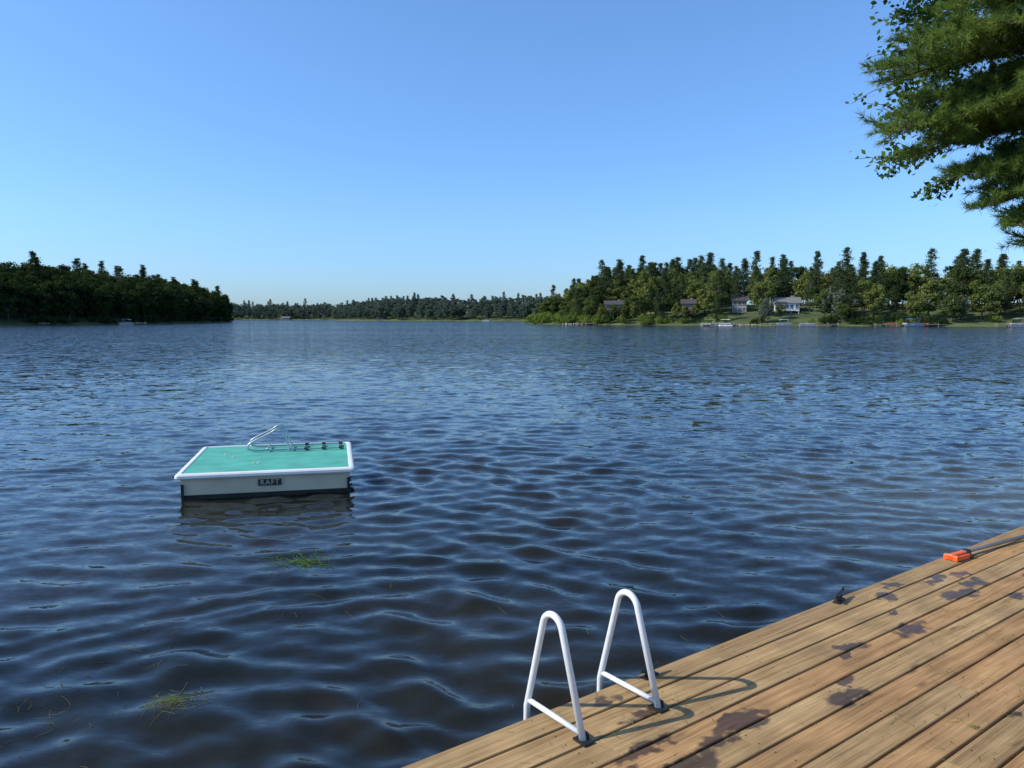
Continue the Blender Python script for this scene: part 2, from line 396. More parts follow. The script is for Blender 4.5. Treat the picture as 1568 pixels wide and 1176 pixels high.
# ------------------------------------------------------------------ houses
def house(name,x,y,z,rz,w,d,h,wall,roof,rh=2.0,floors=1,nwin=4,deck=None,gable_front=False,trim=None):
    e=empty(name,(x,y,z),rz)
    b=MB(); b.box((0,0,h/2-.6),(w,d,h+1.2)); 
    if gable_front: b.add([(-w/2,-d/2+.01,h),(w/2,-d/2+.01,h),(0,-d/2+.01,h+rh),(-w/2,d/2-.01,h),(w/2,d/2-.01,h),(0,d/2-.01,h+rh)],[[0,1,2],[4,3,5]])
    else: b.add([(-w/2+.01,-d/2,h),(-w/2+.01,d/2,h),(-w/2+.01,0,h+rh),(w/2-.01,-d/2,h),(w/2-.01,d/2,h),(w/2-.01,0,h+rh)],[[1,0,2],[3,4,5]])
    b.obj('walls',[wall],e)
    o=.45; t=.18; r=MB()
    for s in (-1,1):
        if gable_front:
            sl=rh/(w/2); A=[(s*(w/2+o),-d/2-o,h-o*sl),(0,-d/2-o,h+rh),(0,d/2+o,h+rh),(s*(w/2+o),d/2+o,h-o*sl)]
        else:
            sl=rh/(d/2); A=[(-w/2-o,s*(d/2+o),h-o*sl),(-w/2-o,0,h+rh),(w/2+o,0,h+rh),(w/2+o,s*(d/2+o),h-o*sl)]
        V=[(a[0],a[1],a[2]+.02) for a in A]+[(a[0],a[1],a[2]+t) for a in A]
        r.add(V,[[0,1,2,3],[7,6,5,4],[0,4,5,1],[1,5,6,2],[2,6,7,3],[3,7,4,0]])
    r.obj('roof',[roof],e)
    wn=MB(); fr=MB(); fh=h/floors
    for f in range(floors):
        for k in range(nwin):
            cx=-w/2+w*(k+.5)/nwin; ww=w/nwin*.6; wh=fh*.5; cz=f*fh+fh*.55
            wn.box((cx,-d/2-.03,cz),(ww,.05,wh)); 
            for (ax,az,sx_,sz_) in ((0,wh/2+.05,ww+.2,.1),(0,-wh/2-.05,ww+.2,.1),(-ww/2-.05,0,.1,wh),(ww/2+.05,0,.1,wh),(0,0,.06,wh)):
                fr.box((cx+ax,-d/2-.05,cz+az),(sx_,.09,sz_))
    for s in (-1,1): wn.box((s*(w/2+.03),0,h*.55),(.05,d*.3,fh*.45))
    wn.obj('windows',[M_glass],e); fr.obj('window_frames',[trim or M_white],e)
    c=MB(); c.box((w*.25,d*.1,h+rh*.9),(.7,.7,rh*1.1)); c.obj('chimney',[M_stone],e)
    if deck is not None:
        q=MB(); q.box((0,-d/2-1.3,.15),(w*.95,2.4,.15)); q.box((0,-d/2-2.45,1.05),(w*.95,.06,.06))
        for k in range(13): q.box((-w*.475+w*.95*k/12,-d/2-2.45,.62),(.05,.05,.8))
        for k in range(4): q.box((-w*.45+w*.9*k/3,-d/2-2.3,-.8),(.15,.15,1.9))
        q.obj('deck',[deck],e)
    return e
house('white_lake_house',79.5,224,4.0,-.3,6.8,7,2.4,M_white,M_roof,1.5,1,5,M_white)
house('white_cottage',124,224,5.0,-.45,4.2,5,2.5,M_white,M_roof,1.5,1,2,None,True)
house('grey_house',67,228,3.6,-.25,4.0,5,3.6,M_greyw,M_roofd,1.1,2,3,M_greyw,False,M_cream)
house('brown_house',51.5,226,4.2,-.2,3.6,5,2.1,M_brownw,M_roofd,1.1,1,3,M_brownw,False,M_cream)
house('brown_lake_house',31.5,238,4.2,-.1,5.6,6,2.0,M_brownw,M_roofd,1.1,1,5,M_brownw,False,M_cream)
for (x,y,z,w,mw) in [(-236,806,.5,8,M_cream),(-98,575,.8,5,M_cream)]:
    house('distant_house',x,y,z,.1,w,6,1.8,mw,M_roof,1.2,1,3)

# ------------------------------------------------------------------ boats / docks along the shore
def pontoon(x,y,rz,top,l=6.5,name='pontoon_boat',sc=.72):
    e=empty(name,(x,y,0),rz); e.scale=(sc,sc,sc)
    h=MB()
    for s in (-1,1):
        h.tube([(-l/2,s*.85,.12),(l/2-.8,s*.85,.12),(l/2-.3,s*.85,.2),(l/2,s*.85,.4)],[.32,.32,.25,.05],10)
    h.box((0,0,.5),(l*.95,2.4,.1)); h.obj('hulls',[M_alu],e,False)
    f=MB()
    for s in (-1,1): f.box((0,s*1.15,.90),(l*.85,.06,.42))
    f.box((-l*.425,0,.90),(.06,2.2,.42)); f.box((l*.425,0,.90),(.06,2.2,.42)); f.obj('fence_panels',[M_greyw],e)
    st=MB(); st.box((-l*.3,0,.8),(.9,1.9,.5),bev=.08); st.box((l*.28,.6,.8),(1.3,.6,.5),bev=.08); st.box((0,-.5,.95),(.5,.6,.8),bev=.06); st.obj('seats',[M_greyw],e)
    if top is None: return
    c=MB()
    nseg=8; V=[]
    for i in range(nseg+1):
        a=-1+2*i/nseg
        for s in (-1,1): V.append((a*l*.3,s*1.2,2.5-.18*a*a))
    F=[[2*i,2*i+2,2*i+3,2*i+1] for i in range(nseg)]; c.add(V,F); V2=[(v[0],v[1],v[2]-.12) for v in V]; c.add(V2,F)
    for s in (0,1): c.add([V[2*i+s] for i in range(nseg+1)]+[V2[2*i+s] for i in range(nseg+1)],[[i,i+1,i+nseg+2,i+nseg+1] for i in range(nseg)])
    c.obj('canopy',[top],e)
    p=MB()
    for sx_ in (-1,1):
        for s in (-1,1): p.tube([(sx_*l*.12,s*1.12,.6),(sx_*l*.27,s*1.12,2.35)],.03,6)
    p.obj('canopy_posts',[M_alu],e)
def shoredock(x,y,rz,l,w=1.5,name='lake_dock',mat=None):
    d=MB(); 
    for k in range(int(l/.3)): d.box((k*.3,0,.5),(.28,w,.06))
    for k in range(int(l/2.5)+1):
        for s in (-1,1): d.tube([(k*2.5,s*w*.45,-1.5),(k*2.5,s*w*.45,.85)],.07,6)
    d.box((l/2,w*.42,.4),(l,.08,.16)); d.box((l/2,-w*.42,.4),(l,.08,.16))
    o=d.obj(name,[mat or M_dockw]); o.location=(x,y,0); o.rotation_euler=(0,0,rz)
pontoon(53.5,209,2.9,M_cream); pontoon(57.5,207.5,2.6,M_white,5.5); pontoon(71.5,203,3.0,M_white,5.5); pontoon(77,201.,2.9,None,6)
pontoon(100.8,194,.1,M_blue,6.5,sc=.8); pontoon(122.5,185.5,2.9,M_cream,6.5,sc=.85); 
shoredock(52,209.5,-1.3,5); shoredock(92,195.5,-.1,17); shoredock(80,202,-.25,5); shoredock(66,205,-.3,5); shoredock(118,188,-.3,7); shoredock(20,234.5,-.3,7)
for (x,y) in [(96.5,195.8),(104.8,194.5)]:
    k=MB(); P=[(-1.6,0,.35),(-1,0,.18),(0,0,.13),(1,0,.18),(1.6,0,.35)]; k.tube(P,[.03,.25,.33,.25,.03],8)
    o=k.obj('kayak',[M_red],None,True); o.location=(x,y,.5); o.scale=(.7,.7,.7)
for (x,y,n) in [(16,237,7),(78,206,9),(98,199,10),(60,211,6)]:
    k=MB()
    for q in range(n*3):
        k.box((q*.75+rng.normal(0,.1),-q*.2+rng.normal(0,.1),.15+rng.uniform(-.1,.12)),(.8,.7,.6),0,rng.uniform(0,1),.12)
    o=k.obj('stone_seawall',[M_stone]); o.location=(x,y,0)
shoredock(-124,244,.2,8,mat=M_dockw); shoredock(-142,233,-.8,7); 
pontoon(-122,244.5,.2,M_greyw,6.,sc=.7)
for (x,y) in [(-240,806),(-212,799),(-93,565),(-17,515)]:
    pontoon(x,y,rng.uniform(-.5,.5),None,rng.uniform(6,8),sc=.7)

# ------------------------------------------------------------------ near bank (right of the dock)
P0=np.array([-.406,2.7]); dd_=np.array([.8043,.5942]); nn_=np.array([.5942,-.8043])
def sn(s,n): p=P0+dd_*s+nn_*n; return (p[0],p[1])
SN=Shore([sn(6.6,7.5),sn(7.3,4),sn(7.9,1.2),sn(9.2,-.9),sn(11,-1.2),sn(14,-.9),sn(22,2),sn(60,12)][::-1],1.2,.18,step=.8,jit=.05)
SN.land('near_bank_ground',30)

# ------------------------------------------------------------------ dock
ang=math.atan2(.5942,.8043)
dock=empty('wooden_dock',(P0[0],P0[1],.45),ang)
m,nt,out=nm('deck_boards'); L=nt.links.new
tc=N(nt,'ShaderNodeTexCoord'); at=N(nt,'ShaderNodeAttribute'); at.attribute_name='board'
def offmap(sc,k):
    mp=N(nt,'ShaderNodeMapping'); mp.inputs['Scale'].default_value=sc; L(tc.outputs['Object'],mp.inputs['Vector'])
    off=N(nt,'ShaderNodeVectorMath',operation='SCALE'); L(at.outputs['Color'],off.inputs[0]); off.inputs['Scale'].default_value=k
    ad=N(nt,'ShaderNodeVectorMath',operation='ADD'); L(mp.outputs[0],ad.inputs[0]); L(off.outputs[0],ad.inputs[1]); return ad.outputs[0]
g1=N(nt,'ShaderNodeTexNoise'); g1.inputs['Scale'].default_value=1.; g1.inputs['Detail'].default_value=6; g1.inputs['Roughness'].default_value=.62; g1.inputs['Distortion'].default_value=.7; L(offmap((1.3,40,6),23.),g1.inputs['Vector'])
g2=N(nt,'ShaderNodeTexNoise'); g2.inputs['Scale'].default_value=1.; g2.inputs['Detail'].default_value=3; L(offmap((5,190,20),31.),g2.inputs['Vector'])
g3=N(nt,'ShaderNodeTexNoise'); g3.inputs['Scale'].default_value=3.5; g3.inputs['Detail'].default_value=7; L(tc.outputs['Object'],g3.inputs['Vector'])
r=N(nt,'ShaderNodeValToRGB'); e=r.color_ramp.elements; e[0].position=.27; e[0].color=(.215,.122,.048,1); e[1].position=.75; e[1].color=(.47,.315,.150,1)
x=e.new(.5); x.color=(.365,.230,.102,1); L(g1.outputs['Fac'],r.inputs['Fac'])
def mul(a,fac,c0,c1,lo=.3,hi=.7):
    q=N(nt,'ShaderNodeMapRange'); q.inputs['From Min'].default_value=lo; q.inputs['From Max'].default_value=hi; q.inputs['To Min'].default_value=c0; q.inputs['To Max'].default_value=c1; L(fac,q.inputs['Value'])
    s=N(nt,'ShaderNodeVectorMath',operation='SCALE'); L(a,s.inputs[0]); L(q.outputs[0],s.inputs['Scale']); return s.outputs[0]
c=mul(r.outputs[0],g2.outputs['Fac'],.78,1.17); c=mul(c,g3.outputs['Fac'],.76,1.18)
sb=N(nt,'ShaderNodeSeparateColor'); L(at.outputs['Color'],sb.inputs[0]); c=mul(c,sb.outputs[0],.9,1.1,0,1)
vk=N(nt,'ShaderNodeTexVoronoi'); vk.inputs['Scale'].default_value=1.; L(offmap((2.2,9.,3.),11.),vk.inputs['Vector'])
km=N(nt,'ShaderNodeMapRange'); km.inputs['From Min'].default_value=.05; km.inputs['From Max'].default_value=.13; km.inputs['To Min'].default_value=.5; km.inputs['To Max'].default_value=1.; L(vk.outputs['Distance'],km.inputs['Value'])
ks=N(nt,'ShaderNodeVectorMath',operation='SCALE'); L(c,ks.inputs[0]); L(km.outputs[0],ks.inputs['Scale']); c=ks.outputs[0]
mx=N(nt,'ShaderNodeMix',data_type='RGBA',blend_type='MULTIPLY'); mx.inputs[7].default_value=(1.1,.88,.75,1); L(c,mx.inputs[6])
tm=N(nt,'ShaderNodeMath',operation='GREATER_THAN'); tm.inputs[1].default_value=.7; L(sb.outputs[1],tm.inputs[0]); tm2=N(nt,'ShaderNodeMath',operation='MULTIPLY'); tm2.inputs[1].default_value=.5; L(tm.outputs[0],tm2.inputs[0]); L(tm2.outputs[0],mx.inputs[0])
wn_=N(nt,'ShaderNodeTexNoise'); wn_.inputs['Scale'].default_value=11.; wn_.inputs['Detail'].default_value=5; L(tc.outputs['Object'],wn_.inputs['Vector'])
ws=N(nt,'ShaderNodeVectorMath',operation='SUBTRACT'); ws.inputs[1].default_value=(.5,.5,.5); L(wn_.outputs['Color'],ws.inputs[0])
w2=N(nt,'ShaderNodeVectorMath',operation='MULTIPLY'); w2.inputs[1].default_value=(.30,.20,0); L(ws.outputs[0],w2.inputs[0])
wp=N(nt,'ShaderNodeVectorMath',operation='ADD'); L(tc.outputs['Object'],wp.inputs[0]); L(w2.outputs[0],wp.inputs[1])
spots=[(3.38,.07,.09,.04),(3.17,.16,.09,.045),(3.71,.18,.15,.04),(3.95,.23,.08,.035),(3.82,.37,.11,.05),(3.48,.375,.10,.045),(3.62,.41,.09,.04),(2.80,.477,.12,.065),(2.32,.41,.10,.055),(2.2,.45,.05,.02),(1.84,.68,.12,.055),(1.95,.6,.05,.03),
 (1.27,.53,.18,.045),(1.08,.58,.09,.04),(.81,.434,.14,.04),(.88,.62,.13,.05),(.6,.52,.09,.04),(2.25,1.16,.07,.03),(3.79,.607,.09,.045),(.93,.08,.08,.04),(1.0,.26,.09,.03),(2.9,.30,.05,.02),(4.3,.5,.1,.04)]
prev=None
for (s_,n_,a_,b_) in spots:
    v=N(nt,'ShaderNodeVectorMath',operation='SUBTRACT'); v.inputs[1].default_value=(s_,-n_,0); L(wp.outputs[0],v.inputs[0])
    u=N(nt,'ShaderNodeVectorMath',operation='MULTIPLY'); u.inputs[1].default_value=(1/a_,1/b_,0); L(v.outputs[0],u.inputs[0])
    l=N(nt,'ShaderNodeVectorMath',operation='LENGTH'); L(u.outputs[0],l.inputs[0])
    if prev is None: prev=l.outputs['Value']
    else:
        q=N(nt,'ShaderNodeMath',operation='MINIMUM'); L(prev,q.inputs[0]); L(l.outputs['Value'],q.inputs[1]); prev=q.outputs[0]
wm=N(nt,'ShaderNodeMapRange'); wm.inputs['From Min'].default_value=.8; wm.inputs['From Max'].default_value=1.2; wm.inputs['To Min'].default_value=1.; wm.inputs['To Max'].default_value=0.; L(prev,wm.inputs['Value'])
wmx=N(nt,'ShaderNodeMix',data_type='RGBA',blend_type='MULTIPLY'); wmx.inputs[7].default_value=(.27,.25,.26,1); L(mx.outputs[2],wmx.inputs[6]); L(wm.outputs[0],wmx.inputs[0])
b=N(nt,'ShaderNodeBsdfPrincipled'); L(wmx.outputs[2],b.inputs['Base Color'])
rr=N(nt,'ShaderNodeMapRange'); rr.inputs['To Min'].default_value=.72; rr.inputs['To Max'].default_value=.35; L(wm.outputs[0],rr.inputs['Value']); L(rr.outputs[0],b.inputs['Roughness'])
b.inputs['Specular IOR Level'].default_value=.3
bp=N(nt,'ShaderNodeBump'); bp.inputs['Strength'].default_value=.5; bp.inputs['Distance'].default_value=.002; L(g1.outputs['Fac'],bp.inputs['Height']); L(bp.outputs['Normal'],b.inputs['Normal'])
L(b.outputs[0],out.inputs['Surface'])
M_deck=m
mb=MB(); bw=.136; gap=.010; bcols=[]; screws=MB()
nb_=36
for k in range(nb_):
    yc=-(k+.5)*(bw+gap)+gap
    x=-5.+rng.uniform(0,2.)- (0 if k%2 else 1.); x0=-5.2
    cuts=[x0]
    q=x+rng.uniform(1.5,3.)
    while q<8.2-.8:
        cuts.append(q); q+=rng.choice([3.66,4.27,4.88])
    cuts.append(8.2+rng.uniform(-.01,.01))
    for a,b_ in zip(cuts[:-1],cuts[1:]):
        hw=bw/2; zt=rng.uniform(-.0015,.0015); bz=.005
        prof=[(-hw,-.036),(-hw,zt-bz),(-hw+bz*.35,zt-bz*.35),(-hw+bz,zt),(hw-bz,zt),(hw-bz*.35,zt-bz*.35),(hw,zt-bz),(hw,-.036)]
        V=[]
        for xx in (a+.0015,b_-.0015):
            for (py,pz) in prof: V.append((xx,yc+py,pz))
        F=[[i,i+8,(i+1)%8+8,(i+1)%8] for i in range(8)]+[[0,1,2,3,4,5,6,7],[15,14,13,12,11,10,9,8]]
        mb.add(V,F); cc=rng.uniform(0,1,3); bcols+= [cc]*16
    for xs_ in np.arange(-4.9,8.2,.61):
        for s in (-.038,.038):
            c0=np.array([xs_+rng.normal(0,.006),yc+s+rng.normal(0,.003),.0018]); 
            V=[c0+np.array([.0035*math.cos(t),.0035*math.sin(t),0]) for t in np.arange(6)*math.pi/3]
            screws.add(V,[[0,1,2,3,4,5]])
me_=mb.mesh('deck_boards',[M_deck])
ca=me_.color_attributes.new('board','FLOAT_COLOR','POINT')
arr=np.ones((len(bcols),4),np.float32); arr[:,:3]=np.array(bcols); ca.data.foreach_set('color',arr.ravel())
link(bpy.data.objects.new('deck_boards',me_),dock)
screws.obj('deck_screws',[M_black],dock)
M_frame=simple('weathered_frame_wood',(.10,.07,.04),.85,var=.3,scale=8)
fr=MB()
fr.box((1.5,-.06,-.125),(13.3,.04,.17)); fr.box((1.5,-5.1,-.125),(13.3,.04,.17))
for xx in np.arange(-5,8.2,.61): fr.box((xx,-2.58,-.115),(.04,4.9,.15))
for xx in np.arange(-4.8,8.2,2.44):
    for yy in (-.15,-2.5,-5.0): fr.tube([(xx,yy,-2.9),(xx,yy,-.21)],.07,10)
fr.obj('frame_and_posts',[M_frame],dock)

# ladder
lad=empty('dock_ladder',(P0[0],P0[1],.45),ang)
M_tube=simple('white_painted_aluminium',(.70,.71,.71),.35,var=.06,scale=25)
tb=MB(); feet=MB()
for s in (.655,1.08):
    yi=-.265; yo=.095; top=.465; r0=.062; yc=-.075
    al=math.radians(13)
    P=[(yi,.0)]
    P+= [(yc+r0*math.cos(a),top-r0-.015+r0*math.sin(a)) for a in np.linspace(math.pi-al*1.0,0+al*1.1,14)]
    P+=[(yo,.0),(yo+.005,-.30),(yo+.005,-1.1)]
    pts=[(s,p[0],p[1]) for p in P]
    tb.tube(pts,.0145,12)
    tb.tube([(s,yi+.018,.028),(s,yo,.028)],.0115,10)
    feet.box((s,yi,.006),(.05,.07,.008)); feet.box((s+.02,yi+.02,.02),(.012,.05,.022))
for z in (-.30,-.58,-.86): tb.tube([(.66,.10,z),(1.075,.10,z)],.016,10)
tb.obj('rails',[M_tube],lad,True); feet.obj('feet',[M_black],lad)

def cleat(s,n,rz,sc=1.):
    e=empty('dock_cleat',(*sn(s,n),.45),ang+rz)
    c=MB(); c.tube([(-.085*sc,0,.055*sc),(-.05*sc,0,.045*sc),(0,0,.043*sc),(.05*sc,0,.045*sc),(.085*sc,0,.055*sc)],[.007*sc,.011*sc,.013*sc,.011*sc,.007*sc],8)
    c.tube([(-.025*sc,0,0),(-.025*sc,0,.043*sc)],.011*sc,8); c.tube([(.025*sc,0,0),(.025*sc,0,.043*sc)],.011*sc,8)
    c.box((0,0,.004),(.11*sc,.04*sc,.010)); c.obj('horn_and_base',[M_black],e,False)
cleat(2.86,.03,.25); cleat(1.27,.035,.1,.85)
pad=empty('paddle',(3.10,5.20,.45),ang-.1)
M_or=simple('orange_plastic',(.85,.12,.01),.4,var=.05)
p=MB(); p.box((-.045,-.002,.024),(.17,.042,.038),bev=.008); p.box((-.115,-.005,.022),(.030,.095,.034),bev=.007); p.box((-.045,-.045,.020),(.15,.016,.030),bev=.005); p.obj('orange_grip',[M_or],pad)
p=MB(); p.box((.065,0,.026),(.06,.045,.045),bev=.01); p.box((.045,-.035,.017),(.03,.05,.028),bev=.006); p.obj('black_ferrule',[M_black],pad)
p=MB(); p.tube([(.06,0,.03),(1.9,0,.02)],.013,10); p.obj('shaft',[simple('shaft_grey',(.22,.22,.22),.35,metal=.6)],pad,True)

M_litter=foliage('dry_weed',(.25,.22,.05),(.12,.2,.04),objrand=False,scale=3)
lt=MB(); rr_=np.random.default_rng(5)
def blade(mb,p,a,l,wd,curv,zf=lambda x,y:0.,n=5):
    P=[]; x,y=p
    for i in range(n+1):
        P.append((x,y)); x+=math.cos(a)*l/n; y+=math.sin(a)*l/n; a+=curv/n
    V=[];F=[]
    for i,(x,y) in enumerate(P):
        ww=wd*(1-.6*i/n); z=zf(x,y); V+=[(x-math.sin(a)*ww,y+math.cos(a)*ww,z),(x+math.sin(a)*ww,y-math.cos(a)*ww,z+wd*.4)]
    for i in range(n): F.append([2*i,2*i+1,2*i+3,2*i+2])
    mb.add(V,F)
clus=[(3.2,.55),(2.4,.9),(1.9,1.0),(1.25,.35),(2.95,.8),(3.5,.7),(1.6,1.15),(.7,.3)]
for k in range(320):
    c_=clus[rr_.integers(len(clus))]; s=c_[0]+rr_.normal(0,.22); n=max(.03,c_[1]+rr_.normal(0,.16)); q=sn(s,n)
    blade(lt,q,rr_.uniform(0,6.28),rr_.uniform(.015,.05),.0012,rr_.normal(0,1.),lambda x,y:.4545)
q=sn(1.98,1.13)
for k in range(14): blade(lt,(q[0]+rr_.normal(0,.008),q[1]+rr_.normal(0,.008)),rr_.uniform(0,6.28),.03,.003,1.5,lambda x,y:.457)
lt.obj('dry_weed_litter',[M_litter])

# ------------------------------------------------------------------ raft
RZ=math.radians(13.0)
raft=empty('swim_raft',(-3.10,9.87,.02),RZ)
M_carpet=simple('turquoise_carpet',(.07,.36,.29),.95,var=.18,scale=4,bump=.4)
M_rim=simple('white_raft_rim',(.74,.74,.72),.45,var=.05)
M_side=simple('beige_raft_side',(.72,.60,.42),.6,var=.10,scale=3)
M_slime=simple('waterline_algae',(.03,.025,.015),.6,var=.3)
S=2.02; zt=.29
b=MB(); 
x=S/2-.05; b_=[( -x,-x),(x,-x),(x,x),(-x,x)]; x2=S/2-.075
V=[(a*1.,c*1.,.245) for a,c in b_]+[(a*x2/x,c*x2/x,.035) for a,c in b_]
F=[[i,(i+1)%4,(i+1)%4+4,i+4][::-1] for i in range(4)]
b.add(V,F); b.add([(v[0],v[1],.245) for v in V[:4]],[[0,1,2,3]]); b.obj('hull_sides',[M_side],raft)
b=MB(); V=[(a*x2/x,c*x2/x,.035) for a,c in b_]+[(a*.985*x2/x,c*.985*x2/x,-.28) for a,c in b_]; b.add(V,F+[[7,6,5,4]]); b.obj('hull_bottom',[M_slime],raft)
def rsq(h,r,z,n=6):
    out_=[]
    for cx,cy,a0 in ((h-r,h-r,0),(-(h-r),h-r,90),(-(h-r),-(h-r),180),(h-r,-(h-r),270)):
        for a in np.radians(np.linspace(a0,a0+90,n)): out_.append((cx+r*math.cos(a),cy+r*math.sin(a),z))
    return out_
H=S/2
rings=[rsq(H-.05,.02,.236),rsq(H,.04,.238),rsq(H+.006,.045,.250),rsq(H+.002,.042,.275),rsq(H-.012,.04,zt),rsq(H-.03,.035,zt+.005),rsq(H-.060,.025,zt+.005),rsq(H-.066,.022,zt-.004)]
V=[v for r_ in rings for v in r_]; k=len(rings[0])
F=[[j*k+i,j*k+(i+1)%k,(j+1)*k+(i+1)%k,(j+1)*k+i] for j in range(len(rings)-1) for i in range(k)]
b=MB(); b.add(V,F); b.obj('white_rim',[M_rim],raft,False)
b=MB(); b.add(rsq(H-.064,.022,zt-.003),[list(range(k))]); b.obj('turquoise_deck',[M_carpet],raft)
b=MB()
for sx_ in (-1,1): b.box((sx_*(H-.075),-H+.042,.06),(.03,.02,.22))
b.obj('corner_brackets',[M_black],raft)
b=MB(); b.box((.03,-x-.008,.155),(.26,.012,.075),bev=.004); b.obj('sign_plate',[simple('dark_sign',(.035,.03,.025),.5)],raft)
cu=bpy.data.curves.new('sign_text','FONT'); cu.body='RAFT'; cu.size=.082; cu.align_x='CENTER'; cu.align_y='CENTER'; cu.extrude=.002; cu.offset=.0010; cu.space_character=1.2
to=link(bpy.data.objects.new('sign_text',cu),raft); to.location=(.03,-x-.017,.155); to.rotation_euler=(math.pi/2,0,0); cu.materials.append(simple('sign_letters',(.50,.45,.35),.6))
b=MB()
def smooth(P,n=4):
    P=np.array(P,float)
    for _ in range(n):
        Q=[P[0]]
        for i in range(len(P)-1): Q+= [P[i]*.75+P[i+1]*.25,P[i]*.25+P[i+1]*.75]
        Q.append(P[-1]); P=np.array(Q)
    return P
for yo in (.38,.76):
    b.tube(smooth([(.20,yo,zt),(.14,yo,zt+.18),(.10,yo,zt+.31),(.02,yo,zt+.31),(-.06,yo,zt+.25),(-.26,yo,zt+.16),(-.36,yo,zt+.10),(-.34,yo,zt+.02),(-.1,yo,zt+.02),(.90,yo,zt+.025)],3),.012,8)
for xx in (-.1,.2): b.tube([(xx,.38,zt+.035),(xx,.76,zt+.035)],.011,8)
b.obj('folded_ladder_tubes',[M_alu],raft,True)
b=MB()
for xx in (.40,.63,.86):
    b.box((xx,.57,zt+.014),(.04,.34,.014),bev=.004)
    for yy in (.38,.76): b.box((xx,yy,zt+.028),(.05,.025,.032),bev=.006)
b.obj('ladder_steps',[simple('dark_plastic',(.05,.055,.055),.6)],raft)
b=MB()
for (xx,yy) in [(-.5,.1),(-.2,-.4),(-.14,-.42),(-.62,.3)]: b.box((xx,yy,zt),(.035,.02,.008),0,.5,.003)
b.obj('deck_debris',[M_side],raft)

# ------------------------------------------------------------------ floating weed
fw=MB(); fg=MB(); r5=np.random.default_rng(9)
wz=lambda x,y: float(waves(np.array([x]),np.array([y]),.04)[0][0])+.003
def patch(mb,cx,cy,n,sp,l0,l1,wd):
    for k in range(n):
        blade(mb,(cx+r5.normal(0,sp),cy+r5.normal(0,sp*.8)),r5.uniform(0,6.28),r5.uniform(l0,l1),wd,r5.normal(0,1.2),wz,4)
patch(fg,-1.81,6.5,190,.13,.04,.15,.0036)
patch(fw,-1.85,4.05,120,.08,.04,.15,.0024)
patch(fg,-1.87,4.07,30,.04,.03,.10,.0028)
for (cx,cy,n,sp) in [(-.81,6.0,24,.22),(-2.54,4.41,40,.30),(2.14,6.72,24,.4),(.33,5.71,14,.4),(.92,5.09,16,.3),(-1.9,5.3,26,.35),(-2.9,6.4,14,.5),(-.4,4.0,8,.35),(-2.3,3.7,34,.28),(2.9,6.3,18,.4),(.1,3.35,6,.12),(-2.7,3.9,20,.2)]:
    patch(fw,cx,cy,n,sp,.03,.17,.0018)
fg.obj('floating_green_weed',[foliage('green_weed',(.08,.15,.02),(.12,.22,.035),objrand=False)])
fw.obj('floating_pond_weed',[foliage('brown_weed',(.11,.12,.05),(.17,.17,.08),objrand=False)])

# ------------------------------------------------------------------ foreground pine
r6=np.random.default_rng(21)
pt=MB(); trunk=np.array([7.9,9.3,.6])
pt.tube([trunk+np.array([r6.normal(0,.03),r6.normal(0,.03),z]) for z in np.linspace(-.5,14,10)],np.linspace(.26,.08,10),12,1)
def tufts(C,D,n,l,wd):
    k=len(C); Cn=np.repeat(C,n,0); Dn=np.repeat(D,n,0)
    v=nrm(Dn*.8+r6.normal(size=(k*n,3))*.55+np.array([0,0,.08])); 
    ll=l*r6.uniform(.65,1.1,(k*n,1)); st=Cn-Dn*r6.uniform(0,.09,(k*n,1))
    sd=nrm(np.cross(v,r6.normal(size=(k*n,3))))*wd
    return np.stack([st-sd,st+sd,st+v*ll],1)
TC=[];TD=[]
def bough(o,tip,dens=1.0,tpn=2):
    o=np.array(o,float); tip=np.array(tip,float); Lb=np.linalg.norm(tip-o)
    c=[o+(tip-o)*t+np.array([0,0,.22*math.sin(math.pi*t)]) for t in np.linspace(0,1,9)]
    pt.tube(c,np.linspace(.035,.006,9)*max(.6,Lb/4),6,1,False)
    ax=nrm(tip-o); side=nrm(np.cross(ax,[0,0,1.]))
    for t in np.linspace(.2,1.,int(22*dens)):
        i=min(7,int(t*8)); base=c[i]+(c[i+1]-c[i])*(t*8-i)
        for s in (-1,1):
            l=(.75*(1-t)**.6+.18)*r6.uniform(.6,1.15); d=nrm(ax*r6.uniform(.6,1.)+side*s*r6.uniform(.4,1.)+np.array([0,0,r6.normal(.0,.18)]))
            e_=base+d*l; pt.tube([base,(base+e_)/2+np.array([0,0,-.02]),e_],[.008,.006,.003],4,1,False)
            ns=max(2,int(l/.075))
            for q in range(ns):
                f=(q+1)/ns; pp=base+d*l*f
                for z in range(tpn):
                    d2=nrm(d+r6.normal(size=3)*np.array([.5,.5,.35])+np.array([0,0,.2])); ofs=d2*r6.uniform(.02,.12)
                    TC.append(pp+ofs); TD.append(d2)
tips=[(3.88,8.1,4.66),(4.0,8.3,4.60),(3.95,8.3,4.08),(4.0,8.0,4.02),(4.3,8.5,3.85),(4.30,8.5,5.05),(4.45,7.8,5.45),(4.5,8.6,4.45),(4.9,7.7,4.95),(4.85,8.2,3.62),(4.7,8.0,4.2),(4.95,8.5,4.0),(5.15,7.9,3.05),(5.0,8.1,3.3),(5.3,8.4,3.35),(4.75,8.3,5.85),(4.4,8.1,4.9),(5.2,7.8,6.2),(5.1,7.6,4.4),(5.4,8.0,5.3),(5.4,7.6,3.8),(5.0,8.9,5.6),(5.6,8.3,6.6),(5.6,8.0,4.8),(5.0,8.8,3.7),(5.45,8.1,2.88),(5.5,8.3,3.5),(4.9,8.2,5.3),(4.5,8.2,4.0),(4.3,8.3,4.35),(5.35,8.1,3.1),(5.1,8.2,3.55)]
for tp in tips: bough((trunk[0],trunk[1],tp[2]+r6.uniform(.1,.7)),tp)
